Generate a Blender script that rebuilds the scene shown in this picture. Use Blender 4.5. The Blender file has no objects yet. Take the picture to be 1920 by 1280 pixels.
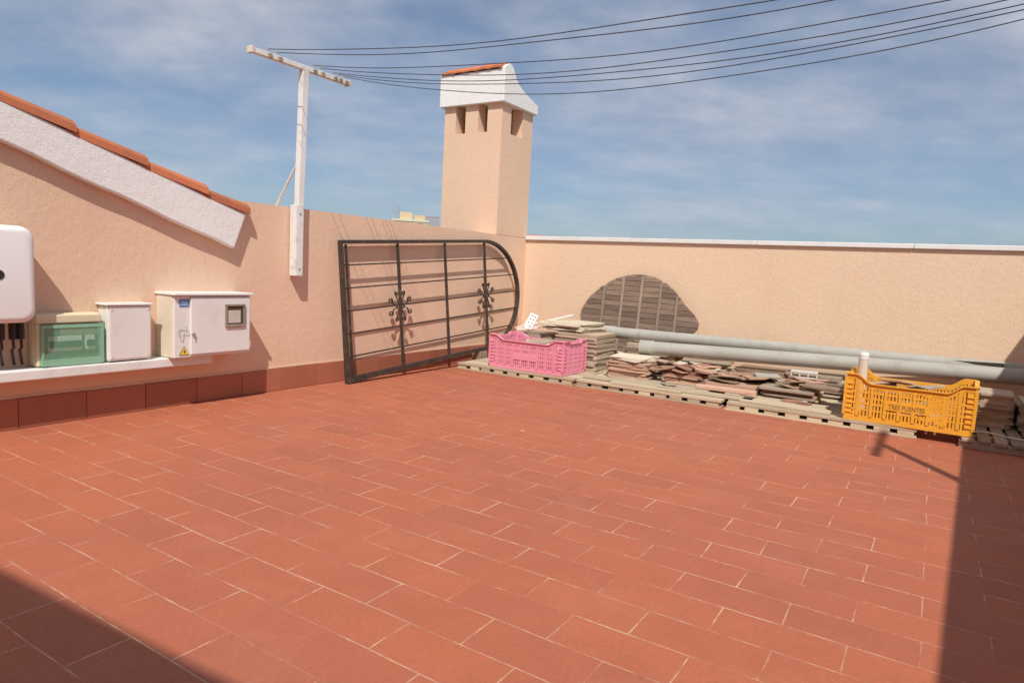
import bpy, bmesh, math, random
from mathutils import Vector, Matrix
R_=random.Random(7)
C=bpy.context.scene.collection
scene=bpy.context.scene
scene.view_settings.view_transform='Standard'
scene.view_settings.look='None'
# ------------------------------------------------------------------ camera
Xc=Vector((1990,-237,1252)).normalized()
Yc=Vector((799,92,-1252)); Yc=(Yc-Xc*Yc.dot(Xc)).normalized()
Zc=Xc.cross(Yc)
ROT=Matrix((Xc,Yc,Zc))
CAM=Vector((3.956,-6.474,0.95))
def ray(px,py): return ROT@Vector((px-960,640-py,-1252))
def WX(px,py,X): d=ray(px,py); return CAM+d*((X-CAM.x)/d.x)
def WY(px,py,Y): d=ray(px,py); return CAM+d*((Y-CAM.y)/d.y)
cd=bpy.data.cameras.new('camera'); cam=bpy.data.objects.new('camera',cd); C.objects.link(cam)
cam.matrix_world=Matrix.Translation(CAM)@ROT.to_4x4()
cd.sensor_width=36; cd.lens=1252/1920*36; cd.clip_start=0.05; cd.clip_end=5000
scene.camera=cam
# ------------------------------------------------------------------ materials
def nodes(name):
    m=bpy.data.materials.new(name); m.use_nodes=True
    nt=m.node_tree; b=nt.nodes['Principled BSDF']
    return m,nt,b
def N(nt,t,**kw):
    n=nt.nodes.new(t)
    for k,v in kw.items():
        if k in n.inputs: n.inputs[k].default_value=v
        else: setattr(n,k,v)
    return n
def mixc(nt,fac,a,b,blend='MIX'):
    n=nt.nodes.new('ShaderNodeMix'); n.data_type='RGBA'; n.blend_type=blend
    for i,v in ((0,fac),(6,a),(7,b)):
        if isinstance(v,bpy.types.NodeSocket): nt.links.new(v,n.inputs[i])
        else: n.inputs[i].default_value=(v if i==0 else (*v,1) if len(v)==3 else v)
    return n.outputs[2]
def ramp(nt,src,p0,p1,c0=(0,0,0,1),c1=(1,1,1,1)):
    r=nt.nodes.new('ShaderNodeValToRGB'); e=r.color_ramp.elements
    e[0].position=p0; e[1].position=p1; e[0].color=c0; e[1].color=c1
    nt.links.new(src,r.inputs[0]); return r.outputs[0]
def noise(nt,vec,scale,detail=4,rough=.55,stretch=None):
    n=N(nt,'ShaderNodeTexNoise'); n.inputs['Scale'].default_value=scale
    n.inputs['Detail'].default_value=detail; n.inputs['Roughness'].default_value=rough
    if stretch:
        mp=N(nt,'ShaderNodeMapping'); mp.inputs['Scale'].default_value=stretch
        nt.links.new(vec,mp.inputs[0]); vec=mp.outputs[0]
    nt.links.new(vec,n.inputs['Vector']); return n.outputs['Fac']
def bump(nt,b,src,strength,dist,prev=None):
    bp=N(nt,'ShaderNodeBump'); bp.inputs['Strength'].default_value=strength; bp.inputs['Distance'].default_value=dist
    nt.links.new(src,bp.inputs['Height'])
    if prev is not None: nt.links.new(prev,bp.inputs['Normal'])
    nt.links.new(bp.outputs[0],b.inputs['Normal']); return bp.outputs[0]
def pmat(name,c1,c2,scale=3,rough=.7,bs=60,bstr=.3,bd=.002,island=0,metal=0,stretch=None,dirt=None,dirtamt=.5,world=True):
    m,nt,b=nodes(name)
    if world: vec=N(nt,'ShaderNodeNewGeometry').outputs['Position']
    else: vec=N(nt,'ShaderNodeTexCoord').outputs['Object']
    f=ramp(nt,noise(nt,vec,scale,5,.6,stretch),.3,.7)
    col=mixc(nt,f,c1,c2)
    if dirt:
        f2=ramp(nt,noise(nt,vec,scale*2.7,6,.7,stretch),.52,.72)
        mm=N(nt,'ShaderNodeMath',operation='MULTIPLY'); nt.links.new(f2,mm.inputs[0]); mm.inputs[1].default_value=dirtamt
        col=mixc(nt,mm.outputs[0],col,dirt)
    if island:
        g=N(nt,'ShaderNodeNewGeometry'); oi=N(nt,'ShaderNodeObjectInfo')
        ad=N(nt,'ShaderNodeMath',operation='ADD'); nt.links.new(g.outputs['Random Per Island'],ad.inputs[0]); nt.links.new(oi.outputs['Random'],ad.inputs[1])
        fr=N(nt,'ShaderNodeMath',operation='FRACT'); nt.links.new(ad.outputs[0],fr.inputs[0])
        mr=N(nt,'ShaderNodeMapRange'); nt.links.new(fr.outputs[0],mr.inputs[0]); mr.inputs[3].default_value=1-island; mr.inputs[4].default_value=1+island*.5
        cc=N(nt,'ShaderNodeCombineColor')
        for i in range(3): nt.links.new(mr.outputs[0],cc.inputs[i])
        col=mixc(nt,1.0,col,cc.outputs[0],'MULTIPLY')
    nt.links.new(col,b.inputs['Base Color'])
    b.inputs['Roughness'].default_value=rough; b.inputs['Metallic'].default_value=metal
    if bstr: bump(nt,b,noise(nt,vec,bs,4,.6,stretch),bstr,bd)
    return m
def stucco(name,c1,c2,stain,grain=150,spk=.88,stamt=.3):
    m,nt,b=nodes(name); vec=N(nt,'ShaderNodeNewGeometry').outputs['Position']
    col=mixc(nt,ramp(nt,noise(nt,vec,1.3,5,.6),.3,.7),c1,c2)
    st=ramp(nt,noise(nt,vec,3.2,8,.65,(1,1,.35)),.55,.8)
    mm=N(nt,'ShaderNodeMath',operation='MULTIPLY'); nt.links.new(st,mm.inputs[0]); mm.inputs[1].default_value=stamt
    col=mixc(nt,mm.outputs[0],col,stain)
    st2=ramp(nt,noise(nt,vec,7,5,.6,(1,1,.06)),.58,.75)
    m3=N(nt,'ShaderNodeMath',operation='MULTIPLY'); nt.links.new(st2,m3.inputs[0]); m3.inputs[1].default_value=.12
    col=mixc(nt,m3.outputs[0],col,stain)
    sp=ramp(nt,noise(nt,vec,grain*.6,3,.7),.36,.5,(spk,spk,spk,1),(1,1,1,1))
    col=mixc(nt,1.0,col,sp,'MULTIPLY')
    sx=N(nt,'ShaderNodeSeparateXYZ'); nt.links.new(vec,sx.inputs[0])
    mr=N(nt,'ShaderNodeMapRange'); nt.links.new(sx.outputs[2],mr.inputs[0]); mr.inputs[1].default_value=.12; mr.inputs[2].default_value=.42; mr.inputs[3].default_value=.5; mr.inputs[4].default_value=0
    m2=N(nt,'ShaderNodeMath',operation='MULTIPLY'); nt.links.new(mr.outputs[0],m2.inputs[0]); nt.links.new(noise(nt,vec,5,4),m2.inputs[1])
    col=mixc(nt,m2.outputs[0],col,stain)
    nt.links.new(col,b.inputs['Base Color']); b.inputs['Roughness'].default_value=.9
    p=bump(nt,b,noise(nt,vec,grain,5,.7),.6,.0045)
    bump(nt,b,noise(nt,vec,22,3,.5),.25,.01,p)
    return m
M={}
M['peach']=stucco('peach_stucco',(.82,.575,.41),(.77,.53,.375),(.60,.40,.27))
M['cream_w']=stucco('cream_peach_stucco',(.82,.605,.425),(.78,.565,.39),(.62,.44,.31),120,.82)
M['white_st']=stucco('white_stucco',(.87,.86,.84),(.82,.80,.78),(.66,.62,.56),110,.94,.18)
M['white_cop']=pmat('white_coping',(.80,.79,.77),(.72,.70,.67),2,.8,80,.3,.002,dirt=(.46,.42,.38),dirtamt=.4)
M['skirt']=pmat('skirting_clay',(.36,.12,.066),(.41,.14,.08),4,.6,90,.2,.001,island=.14,dirt=(.28,.14,.09))
M['clay']=pmat('roof_clay',(.58,.18,.075),(.49,.15,.065),6,.8,70,.5,.003,island=.22,dirt=(.28,.14,.09),dirtamt=.7)
M['white_paint']=pmat('white_enamel',(.80,.80,.78),(.73,.73,.71),4,.4,40,.1,.001,dirt=(.34,.26,.18),dirtamt=.5)
M['white_pl']=pmat('white_plastic',(.80,.79,.77),(.76,.75,.72),3,.4,60,.05,.001,dirt=(.55,.50,.42),dirtamt=.3)
M['inverter']=pmat('satin_white_shell',(.86,.86,.86),(.83,.83,.83),2,.35,60,.02,.001)
M['cream_pl']=pmat('cream_plastic',(.74,.67,.54),(.69,.62,.50),3,.45,60,.05,.001,dirt=(.48,.42,.32),dirtamt=.3)
M['beige_pl']=pmat('beige_plastic',(.72,.66,.46),(.68,.62,.43),3,.45,60,.05,.001)
M['black']=pmat('black_plastic',(.02,.02,.02),(.03,.03,.03),5,.4,50,.05,.001)
M['iron']=pmat('wrought_iron',(.030,.024,.020),(.058,.038,.028),9,.65,120,.5,.002,dirt=(.20,.12,.07),dirtamt=.55)
M['steel']=pmat('dull_steel',(.42,.42,.40),(.32,.32,.30),8,.45,50,.1,.001,metal=.3)
M['wire']=pmat('dark_wire',(.05,.06,.08),(.08,.09,.11),8,.5,50,.0,.001)
M['wood']=pmat('weathered_wood',(.52,.41,.27),(.64,.53,.38),7,.85,50,.6,.003,island=.28,stretch=(.35,9,3),dirt=(.28,.20,.13),dirtamt=.6)
M['wood_y']=pmat('weathered_wood_shaded',(.30,.23,.16),(.42,.33,.24),7,.85,50,.6,.003,island=.3,stretch=(9,.35,3),dirt=(.14,.10,.06),dirtamt=.7)  # darker copy of the weathered wood, carrying the right pallet's shade in its colour
M['brownwood']=pmat('brown_wood',(.17,.105,.07),(.29,.20,.15),13,.85,60,.6,.003,island=.35,stretch=(.6,1,8),dirt=(.42,.36,.30),dirtamt=.65)
M['greywood']=pmat('grey_wood',(.25,.19,.145),(.36,.29,.22),9,.85,60,.6,.003,island=.2,stretch=(8,1,.5),dirt=(.15,.11,.08),dirtamt=.6)
M['pvc']=pmat('grey_pvc',(.34,.335,.295),(.41,.40,.35),3,.7,50,.1,.001,dirt=(.27,.23,.17),dirtamt=.6)
M['t_brown']=pmat('stone_tile',(.51,.40,.29),(.43,.33,.24),5,.75,60,.3,.001,island=.3,dirt=(.6,.52,.42),dirtamt=.5)
M['t_cream']=pmat('cream_tile',(.74,.66,.52),(.68,.60,.46),5,.6,60,.15,.001,island=.15,dirt=(.46,.38,.28),dirtamt=.5)
M['t_pink']=pmat('pink_clay_tile',(.58,.37,.27),(.52,.32,.23),5,.75,60,.3,.001,island=.25,dirt=(.58,.46,.36),dirtamt=.6)
M['t_red']=pmat('red_clay_tile',(.42,.20,.13),(.35,.16,.105),5,.7,60,.3,.001,island=.35,dirt=(.5,.38,.3),dirtamt=.5)
M['t_darkwood']=pmat('brown_shard',(.30,.19,.12),(.40,.26,.17),7,.75,60,.3,.001,island=.35,dirt=(.52,.42,.32),dirtamt=.5)
M['block']=pmat('pale_block',(.60,.57,.51),(.53,.50,.45),9,.9,80,.6,.003)
def crate_mat(name,c,dirt):
    return pmat(name,c,tuple(v*.93 for v in c),5,.5,60,.06,.001,dirt=dirt,dirtamt=.35)
M['pink']=crate_mat('pink_crate_plastic',(.80,.29,.40),(.68,.44,.44))
M['yellow']=crate_mat('yellow_crate_plastic',(.84,.40,.035),(.62,.40,.14))
M['ink']=pmat('dark_print',(.22,.11,.03),(.30,.16,.04),9,.6,50,0,.001)
M['blue']=pmat('blue_print',(.05,.24,.52),(.05,.26,.55),9,.5,50,0,.001)
M['yel']=pmat('yellow_print',(.82,.65,.06),(.8,.62,.06),9,.5,50,0,.001)
def glass_mat(name,c,alpha,rough=.1):
    m,nt,b=nodes(name); b.inputs['Base Color'].default_value=(*c,1); b.inputs['Roughness'].default_value=rough
    v=N(nt,'ShaderNodeNewGeometry').outputs['Position']
    f=noise(nt,v,12,3); mr=N(nt,'ShaderNodeMapRange'); nt.links.new(f,mr.inputs[0]); mr.inputs[3].default_value=alpha-.05; mr.inputs[4].default_value=alpha+.06
    nt.links.new(mr.outputs[0],b.inputs['Alpha']); return m
M['green']=glass_mat('green_clear_cover',(.28,.66,.42),.26)
M['greenf']=glass_mat('green_cover_edge',(.34,.64,.46),.7)
M['pane']=glass_mat('smoked_pane',(.10,.085,.07),.8)
def floor_mat():
    m,nt,b=nodes('terracotta_floor'); pos=N(nt,'ShaderNodeNewGeometry').outputs['Position']
    mp=N(nt,'ShaderNodeMapping'); mp.inputs['Location'].default_value=(-(1.866-.33*60),-(-5.476-.156*80),0); nt.links.new(pos,mp.inputs[0])
    wob=N(nt,'ShaderNodeTexNoise'); wob.inputs['Scale'].default_value=2.2; nt.links.new(pos,wob.inputs['Vector'])
    vs=N(nt,'ShaderNodeVectorMath',operation='SUBTRACT'); nt.links.new(wob.outputs['Color'],vs.inputs[0]); vs.inputs[1].default_value=(.5,.5,.5)
    sc=N(nt,'ShaderNodeVectorMath',operation='SCALE'); nt.links.new(vs.outputs[0],sc.inputs[0]); sc.inputs['Scale'].default_value=.02
    ad=N(nt,'ShaderNodeVectorMath',operation='ADD'); nt.links.new(mp.outputs[0],ad.inputs[0]); nt.links.new(sc.outputs[0],ad.inputs[1])
    br=N(nt,'ShaderNodeTexBrick'); nt.links.new(ad.outputs[0],br.inputs['Vector'])
    br.offset=.5; br.inputs['Scale'].default_value=1; br.inputs['Mortar Size'].default_value=.0027; br.inputs['Mortar Smooth'].default_value=.3
    br.inputs['Brick Width'].default_value=.33; br.inputs['Row Height'].default_value=.156; br.inputs['Bias'].default_value=0
    br.inputs['Color1'].default_value=(.445,.130,.064,1); br.inputs['Color2'].default_value=(.405,.120,.062,1)
    br.inputs['Mortar'].default_value=(.3,.08,.05,1)
    mot=ramp(nt,noise(nt,pos,.8,4,.5),.3,.72,(.92,.95,1.04,1),(1.05,1.04,.97,1))
    tile=mixc(nt,1.0,br.outputs['Color'],mot,'MULTIPLY')
    mot2=ramp(nt,noise(nt,pos,6,6,.7),.3,.7,(.94,.94,.94,1),(1.05,1.05,1.05,1))
    tile=mixc(nt,1.0,tile,mot2,'MULTIPLY')
    fine=ramp(nt,noise(nt,pos,70,4,.75),.3,.7,(.88,.88,.88,1),(1.08,1.08,1.08,1))
    tile=mixc(nt,1.0,tile,fine,'MULTIPLY')
    dust=ramp(nt,noise(nt,pos,2.6,8,.72),.52,.78); mm=N(nt,'ShaderNodeMath',operation='MULTIPLY'); nt.links.new(dust,mm.inputs[0]); mm.inputs[1].default_value=.16
    tile=mixc(nt,mm.outputs[0],tile,(.58,.30,.19))
    gv=ramp(nt,noise(nt,pos,3.6,6,.75),.44,.62)
    grout=mixc(nt,gv,(.43,.165,.095),(.69,.46,.30))
    gfine=ramp(nt,noise(nt,pos,30,3,.6),.3,.58)
    gm=N(nt,'ShaderNodeMath',operation='MULTIPLY'); nt.links.new(br.outputs['Fac'],gm.inputs[0])
    ga=N(nt,'ShaderNodeMapRange'); nt.links.new(gfine,ga.inputs[0]); ga.inputs[3].default_value=.5; ga.inputs[4].default_value=1; nt.links.new(ga.outputs[0],gm.inputs[1])
    col=mixc(nt,gm.outputs[0],tile,grout)
    vo=N(nt,'ShaderNodeTexVoronoi'); vo.inputs['Scale'].default_value=1.5; nt.links.new(pos,vo.inputs['Vector'])
    nz=noise(nt,pos,60,3); su=N(nt,'ShaderNodeMath',operation='MULTIPLY_ADD'); nt.links.new(nz,su.inputs[0]); su.inputs[1].default_value=.09; nt.links.new(vo.outputs['Distance'],su.inputs[2])
    spk=ramp(nt,su.outputs[0],.060,.072,(1,1,1,1),(0,0,0,1))
    col=mixc(nt,spk,col,(.68,.50,.43))
    nt.links.new(col,b.inputs['Base Color'])
    rr=N(nt,'ShaderNodeMapRange'); nt.links.new(noise(nt,pos,4,5),rr.inputs[0]); rr.inputs[3].default_value=.55; rr.inputs[4].default_value=.8
    nt.links.new(rr.outputs[0],b.inputs['Roughness'])
    inv=N(nt,'ShaderNodeMath',operation='SUBTRACT'); inv.inputs[0].default_value=1; nt.links.new(br.outputs['Fac'],inv.inputs[1])
    p=bump(nt,b,inv.outputs[0],.4,.002)
    p=bump(nt,b,noise(nt,pos,7,3),.15,.01,p)
    bump(nt,b,noise(nt,pos,120,4,.6),.2,.001,p)
    return m
M['floor']=floor_mat()
M['ground']=pmat('town_ground',(.16,.15,.12),(.10,.12,.07),.05,.95,1,.0)
M['render_y']=pmat('far_yellow_render',(.66,.53,.32),(.60,.48,.30),.2,.9,1,0)
M['render_w']=pmat('far_white_render',(.7,.66,.58),(.6,.57,.5),.2,.9,1,0)
M['far_red']=pmat('far_red',(.45,.22,.17),(.40,.2,.15),.5,.9,1,0)
M['far_dark']=pmat('far_window',(.10,.11,.12),(.13,.14,.15),.5,.3,1,0)
# ------------------------------------------------------------------ helpers
def box(bm,x0,x1,y0,y1,z0,z1):
    v=[bm.verts.new(p) for p in ((x0,y0,z0),(x1,y0,z0),(x1,y1,z0),(x0,y1,z0),(x0,y0,z1),(x1,y0,z1),(x1,y1,z1),(x0,y1,z1))]
    for f in ((3,2,1,0),(4,5,6,7),(0,1,5,4),(1,2,6,5),(2,3,7,6),(3,0,4,7)): bm.faces.new([v[i] for i in f])
    return v
def tube(bm,pts,r,n=8,caps=True,closed=False,rot=0):
    pts=[Vector(p) for p in pts]; rs=r if isinstance(r,(list,tuple)) else [r]*len(pts)
    rings=[]; up=None
    for i,p in enumerate(pts):
        if closed: t=(pts[(i+1)%len(pts)]-pts[i-1]).normalized()
        else: t=(pts[min(i+1,len(pts)-1)]-pts[max(i-1,0)]).normalized()
        if up is None:
            up=Vector((0,0,1)) if abs(t.z)<.9 else Vector((1,0,0))
        a=t.cross(up).normalized(); b=a.cross(t).normalized(); up=b
        rings.append([bm.verts.new(p+(a*math.cos(2*math.pi*k/n+rot)+b*math.sin(2*math.pi*k/n+rot))*rs[i]) for k in range(n)])
    m=len(rings)
    for i in range(m if closed else m-1):
        A,B=rings[i],rings[(i+1)%m]
        for k in range(n): bm.faces.new((A[k],A[(k+1)%n],B[(k+1)%n],B[k]))
    if caps and not closed:
        bm.faces.new(rings[0][::-1]); bm.faces.new(rings[-1])
def sq(bm,a,b,w): tube(bm,[a,b],w*.7071,4,rot=math.pi/4)
def prism(bm,poly,fn,d0,d1):
    A=[bm.verts.new(fn(u,v,d0)) for u,v in poly]; B=[bm.verts.new(fn(u,v,d1)) for u,v in poly]
    n=len(poly); bm.faces.new(A[::-1]); bm.faces.new(B)
    for i in range(n): bm.faces.new((A[i],A[(i+1)%n],B[(i+1)%n],B[i]))
def mk(name,bm,mat,parent=None,bevel=0,smooth=False,local=False,loc=None):
    bmesh.ops.recalc_face_normals(bm,faces=bm.faces[:])
    org=Vector((0,0,0))
    if parent is not None and not local: org=parent.location.copy()
    if loc is not None: org=Vector(loc)
    if org.length>0: bmesh.ops.translate(bm,verts=bm.verts[:],vec=-org)
    me=bpy.data.meshes.new(name); bm.to_mesh(me); bm.free(); me.materials.append(mat)
    if smooth:
        for p in me.polygons: p.use_smooth=True
    o=bpy.data.objects.new(name,me); C.objects.link(o)
    if parent is not None: o.parent=parent
    elif loc is not None: o.location=loc
    if bevel:
        b=o.modifiers.new('bevel','BEVEL'); b.width=bevel; b.segments=2; b.limit_method='ANGLE'; b.angle_limit=math.radians(35)
    return o
def tag(o,label,cat,group=None,kind=None):
    if label: o['label']=label
    if cat: o['category']=cat
    if group: o['group']=group
    if kind: o['kind']=kind
    return o
def thing(name,label,cat,loc,rz=0,group=None):
    o=bpy.data.objects.new(name,None); C.objects.link(o); o.location=loc; o.rotation_euler=(0,0,rz); o.empty_display_size=.1
    return tag(o,label,cat,group)
BM=bmesh.new
# ------------------------------------------------------------------ setting
bm=BM(); box(bm,-1500,1500,-1500,1500,-9.3,-9.0)
tag(mk('ground',bm,M['ground']),None,None,kind='structure')
bm=BM(); box(bm,-.2,5.1,-7.6,.2,-.4,0)
tag(mk('terrace_floor',bm,M['floor']),None,None,kind='structure')

# --- left wall with sloping gable
YR=-7.25
def XR(y): return 4.77+.0425*(y+2.56)
XW=XR(-3.2)
gw=thing('gable_wall','peach stucco wall on the left, its white rimmed gable sloping down beside the boxes','wall',(0,-3.6,0))
RP=.058
be=WX(440,466,RP); bl=WX(0,262,RP); te=WX(462,402,RP); tl=WX(0,186,RP)
sl=(bl.z-be.z)/(bl.y-be.y)
def zb(y): return be.z+(y-be.y)*sl
slt=(tl.z-te.z)/(tl.y-te.y)
def zt(y): return te.z+(y-te.y)*slt
WT=1.315
bm=BM()
yS=te.y-.02
poly=[(0.0,0),(YR-.2,0),(YR-.2,zt(YR-.2)-.03),(yS-.1,min(zt(yS-.1)-.03,WT)),(yS-.1,WT),(0.0,WT)]
prism(bm,poly,lambda u,v,d:(d,u,v),-.25,0)
mk('wall_body',bm,M['peach'],gw)
bm=BM()
n=26; 
prof=[(te.y,te.z),(be.y,be.z)]
for i in range(1,n+1):
    y=be.y+(YR-.2-be.y)*i/n; prof.append((y,zb(y)+.005*math.sin(i*1.7)))
prof+= [(YR-.2,zt(YR-.2))]
prism(bm,prof,lambda u,v,d:(d,u,v),.001,RP)
mk('gable_rim',bm,M['white_st'],gw,bevel=.008)
ang=math.atan(-slt); y=te.y+.025; L=.30/math.cos(ang); k=0
while y-L*math.cos(ang)>YR-.2:
    bm=BM(); y1=y-(L+.05)*math.cos(ang)
    a0=Vector((-.045,y,zt(y)+.002+.028)); a1=Vector((-.045,y1,zt(y1)+.002+.006))
    seg=10; ring0=[];ring1=[];
    for ring,a,r in ((ring0,a0,.116),(ring1,a1,.102)):
        for s,rr in ((0,r),(1,r-.018)):
            ring.append([bm.verts.new(a+Vector((rr*math.cos(t),0,rr*.50*math.sin(t)-(.02 if q_ in (0,seg) else 0)))) for q_,t in [(q,math.pi*q/seg) for q in range(seg+1)]])
    for q in range(seg):
        bm.faces.new((ring0[0][q],ring0[0][q+1],ring1[0][q+1],ring1[0][q])); bm.faces.new((ring0[1][q],ring1[1][q],ring1[1][q+1],ring0[1][q+1]))
        bm.faces.new((ring0[0][q],ring0[1][q],ring0[1][q+1],ring0[0][q+1])); bm.faces.new((ring1[0][q],ring1[0][q+1],ring1[1][q+1],ring1[1][q]))
    for q in (0,seg): bm.faces.new((ring0[0][q],ring1[0][q],ring1[1][q],ring0[1][q]))
    mk('roof_tile',bm,M['clay'],gw)
    y-=L*math.cos(ang); k+=1; L=.378/math.cos(ang)
bm=BM(); prism(bm,[(te.y,te.z-.04),(te.y,te.z+.0),(YR-.2,zt(YR-.2)),(YR-.2,zt(YR-.2)-.04)],lambda u,v,d:(d,u,v),-3.0,-.255)
mk('roof_slope',bm,M['clay'],gw)
def skirt(root,axis,a0,a1,face,first):
    bm=BM(); y=first
    while y<a1:
        s0=max(y,a0)+.0015; s1=min(y+.33,a1)-.0015
        if s1-s0>.02:
            if axis=='y': box(bm,face+.0005,face+.011,s0,s1,.002,.160+R_.uniform(-.003,.004))
            else: box(bm,s0,s1,face-.011,face-.0005,.002,.160+R_.uniform(-.002,.003))
        y+=.33
    mk('skirting',bm,M['skirt'],root,bevel=.002)
skirt(gw,'y',YR,-.012,0,-7.6)
bm=BM(); box(bm,.0006,.007,YR,-.012,.1645,.172); mk('skirting_grout',bm,M['peach'],gw)

# --- back parapet
pw=thing('parapet_wall','long peach stucco parapet wall with thin white coping behind the pipes and tiles','wall',(2.4,.1,0))
bm=BM(); box(bm,.001,XR(0)+.2,0,.2,0,1.295); mk('wall_body',bm,M['cream_w'],pw)
bm=BM()
x=.003
while x<XR(0)+.2:
    x1=min(x+1.25,XR(0)+.2); box(bm,x,x1-.003,-.025,.225,1.296,1.338+R_.uniform(-.002,.002)); x=x1
mk('coping',bm,M['white_cop'],pw,bevel=.005)
skirt(pw,'x',.013,XR(0),0,.02)
pr=thing('parapet_wall','peach parapet wall closing the right side of the terrace, seen only by its shade','wall',(XW+.1,-3.4,0))
fl=lambda u,v,d:(u,v,d)
bm=BM(); prism(bm,[(XR(YR),YR),(XR(YR)+.2,YR),(XR(0)+.2,-.001),(XR(0),-.001)],fl,0,1.295); mk('wall_body',bm,M['peach'],pr)
bm=BM(); prism(bm,[(XR(YR)-.02,YR),(XR(YR)+.22,YR),(XR(0)+.22,-.03),(XR(0)-.02,-.03)],fl,1.296,1.338); mk('coping',bm,M['white_cop'],pr,bevel=.005)
def YRf(x): return -7.10+.07*(x-2.67)
rw=thing('stair_house_wall','tall peach wall across the near end of the terrace, seen only by its shade at lower left','wall',(2.4,-7.3,0))
bm=BM(); prism(bm,[(.001,YRf(0)),(.001,YRf(0)-.2),(XR(-7)-.001,YRf(4.6)-.2),(XR(-7)-.001,YRf(4.6))],fl,0,2.2); mk('wall_body',bm,M['peach'],rw)

# --- chimney
ch=thing('chimney','peach stucco chimney with white hood and clay tile top in the far corner','chimney',(-.37,-.3,0))
bm=BM()
x0,x1,y0,y1=-.745,-.0,-.61,0
o_=.002
box(bm,x0,x1+o_,y0,y1,WT+.001,2.37)
ZT=2.67; T=.13
for a,b in ((x0,-.594),(-.465,-.298),(-.18,x1+o_)): box(bm,a,b,y0,y0+T,2.3705,ZT)
for a,b in ((y0+T+.0005,-.436),(-.206,y1)): box(bm,x1-T,x1+o_,a,b,2.3705,ZT)
box(bm,x0,x0+T,y0+T+.0005,y1,2.3705,ZT)
box(bm,x0+T+.0005,x1-T-.0005,y1-T,y1,2.3705,ZT)
mk('shaft',bm,M['peach'],ch)
bm=BM(); box(bm,x0+.001,-.252,y0+.001,y1-.001,-.3,WT); mk('shaft_base',bm,M['peach'],ch)
bm=BM(); tube(bm,[(-.37,-.3,2.36),(-.37,-.3,2.62)],.13,16); mk('flue',bm,M['t_brown'],ch,smooth=False)
prof=[(-.655,2.655),(-.655,2.985),(-.645,3.000),(-.60,3.03),(-.56,3.045),(-.52,3.04),(-.47,2.985),(-.43,2.93),(-.38,2.885),(-.30,2.85),(-.18,2.81),(-.05,2.775),(.03,2.755),(.035,2.655)]
bm=BM()
prism(bm,prof,lambda u,v,d:(d,u,v),-.03,.042)
prism(bm,prof,lambda u,v,d:(d,u,v),-.79,-.72)
prism(bm,[(-.655,2.655),(-.655,2.980),(-.60,2.980),(-.60,2.655)],lambda u,v,d:(d,u,v),-.7195,-.0305)
prism(bm,[(-.02,2.655),(-.02,2.73),(.035,2.73),(.035,2.655)],lambda u,v,d:(d,u,v),-.7195,-.0305)
prism(bm,[(-.5995,2.675),(-.5995,2.75),(-.0205,2.72),(-.0205,2.675)],lambda u,v,d:(d,u,v),-.7195,-.0305)
mk('hood',bm,M['white_st'],ch,bevel=.006)
bm=BM()
nx=5
for i in range(nx):
    cx=-.765+(.77)*(i+.5)/nx; r=.080
    path_f=[(-.672,3.000),(-.57,3.055)]
    path_b=[(-.57,3.058),(-.47,3.0),(-.38,2.91),(-.18,2.835),(.055,2.785)]
    for path in (path_f,path_b):
        prev=None
        for (yy,zz) in path:
            cur=[bm.verts.new((cx+r*math.cos(t),yy,zz+.15*r*math.sin(t)-.004)) for t in [math.pi*q/8 for q in range(9)]]
            cur2=[bm.verts.new((cx+r*math.cos(t),yy,zz+.15*r*math.sin(t)-.024)) for t in [math.pi*q/8 for q in range(9)]]
            ring=cur+cur2[::-1]
            if prev:
                for q in range(18): bm.faces.new((prev[q],prev[(q+1)%18],ring[(q+1)%18],ring[q]))
            else: bm.faces.new(ring)
            prev=ring
        bm.faces.new(prev[::-1])
mk('clay_tiles',bm,M['clay'],ch)

# --- distant buildings
def far_box(pxl,pxr,pyt,dist):
    d=ray((pxl+pxr)/2,480); d.z=0; d.normalize(); c=CAM+d*dist; side=Vector((d.y,-d.x,0))
    q=ray((pxl+pxr)/2,pyt); w=(pxr-pxl)/1252*dist; top=CAM.z+dist*q.z/math.hypot(q.x,q.y)
    return c,side,d,w,top
c,s,d,w,top=far_box(735,800,402,130)
ab=thing('apartment_building','distant yellow apartment block peeking over the wall left of the chimney','building',(c.x,c.y,-9)); ab.rotation_euler=(0,0,math.atan2(s.y,s.x))
H=top+9
bm=BM(); box(bm,-w/2,w/2,0,10,0,H-.9); box(bm,-w*.3,w*.05,1,7,H-.9,H+.5); box(bm,w*.1,w*.4,1,7,H-.9,H); mk('wall_body',bm,M['render_y'],ab,local=True)
bm=BM(); box(bm,-w/2-.1,w/2+.1,-.12,0,H-1.3,H-1.0); mk('cornice',bm,M['render_w'],ab,local=True)
bm=BM(); 
for i in range(12): box(bm,w*.42+i*.22,w*.42+i*.22+.07,0,.07,H-2.2,H-.2)
box(bm,w*.42,w*.42+2.6,-.02,.1,H-.3,H-.15); box(bm,w*.42,w*.42+2.6,.3,6,0,H-2.2); mk('red_railing',bm,M['far_red'],ab,local=True)
for i in range(3):
    bm=BM(); x=-w*.35+i*w*.27; box(bm,x,x+1.1,-.04,-.005,H-2.9,H-1.6); mk('window',bm,M['far_dark'],ab,local=True)
for xx,hh in ((-w*.42,1.6),(-w*.33,2.4),(-w*.2,1.4)):
    bm=BM(); tube(bm,[(xx,2,H-.9),(xx,2,H-.9+hh)],.04,5); tube(bm,[(xx-.5,2,H-.95+hh),(xx+.5,2,H-.95+hh)],.03,4); tube(bm,[(xx-.35,2,H-1.25+hh),(xx+.35,2,H-1.25+hh)],.03,4)
    mk('roof_aerial',bm,M['steel'],ab,local=True)
c,s,d,w,top=far_box(960,1010,436,90)
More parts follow.
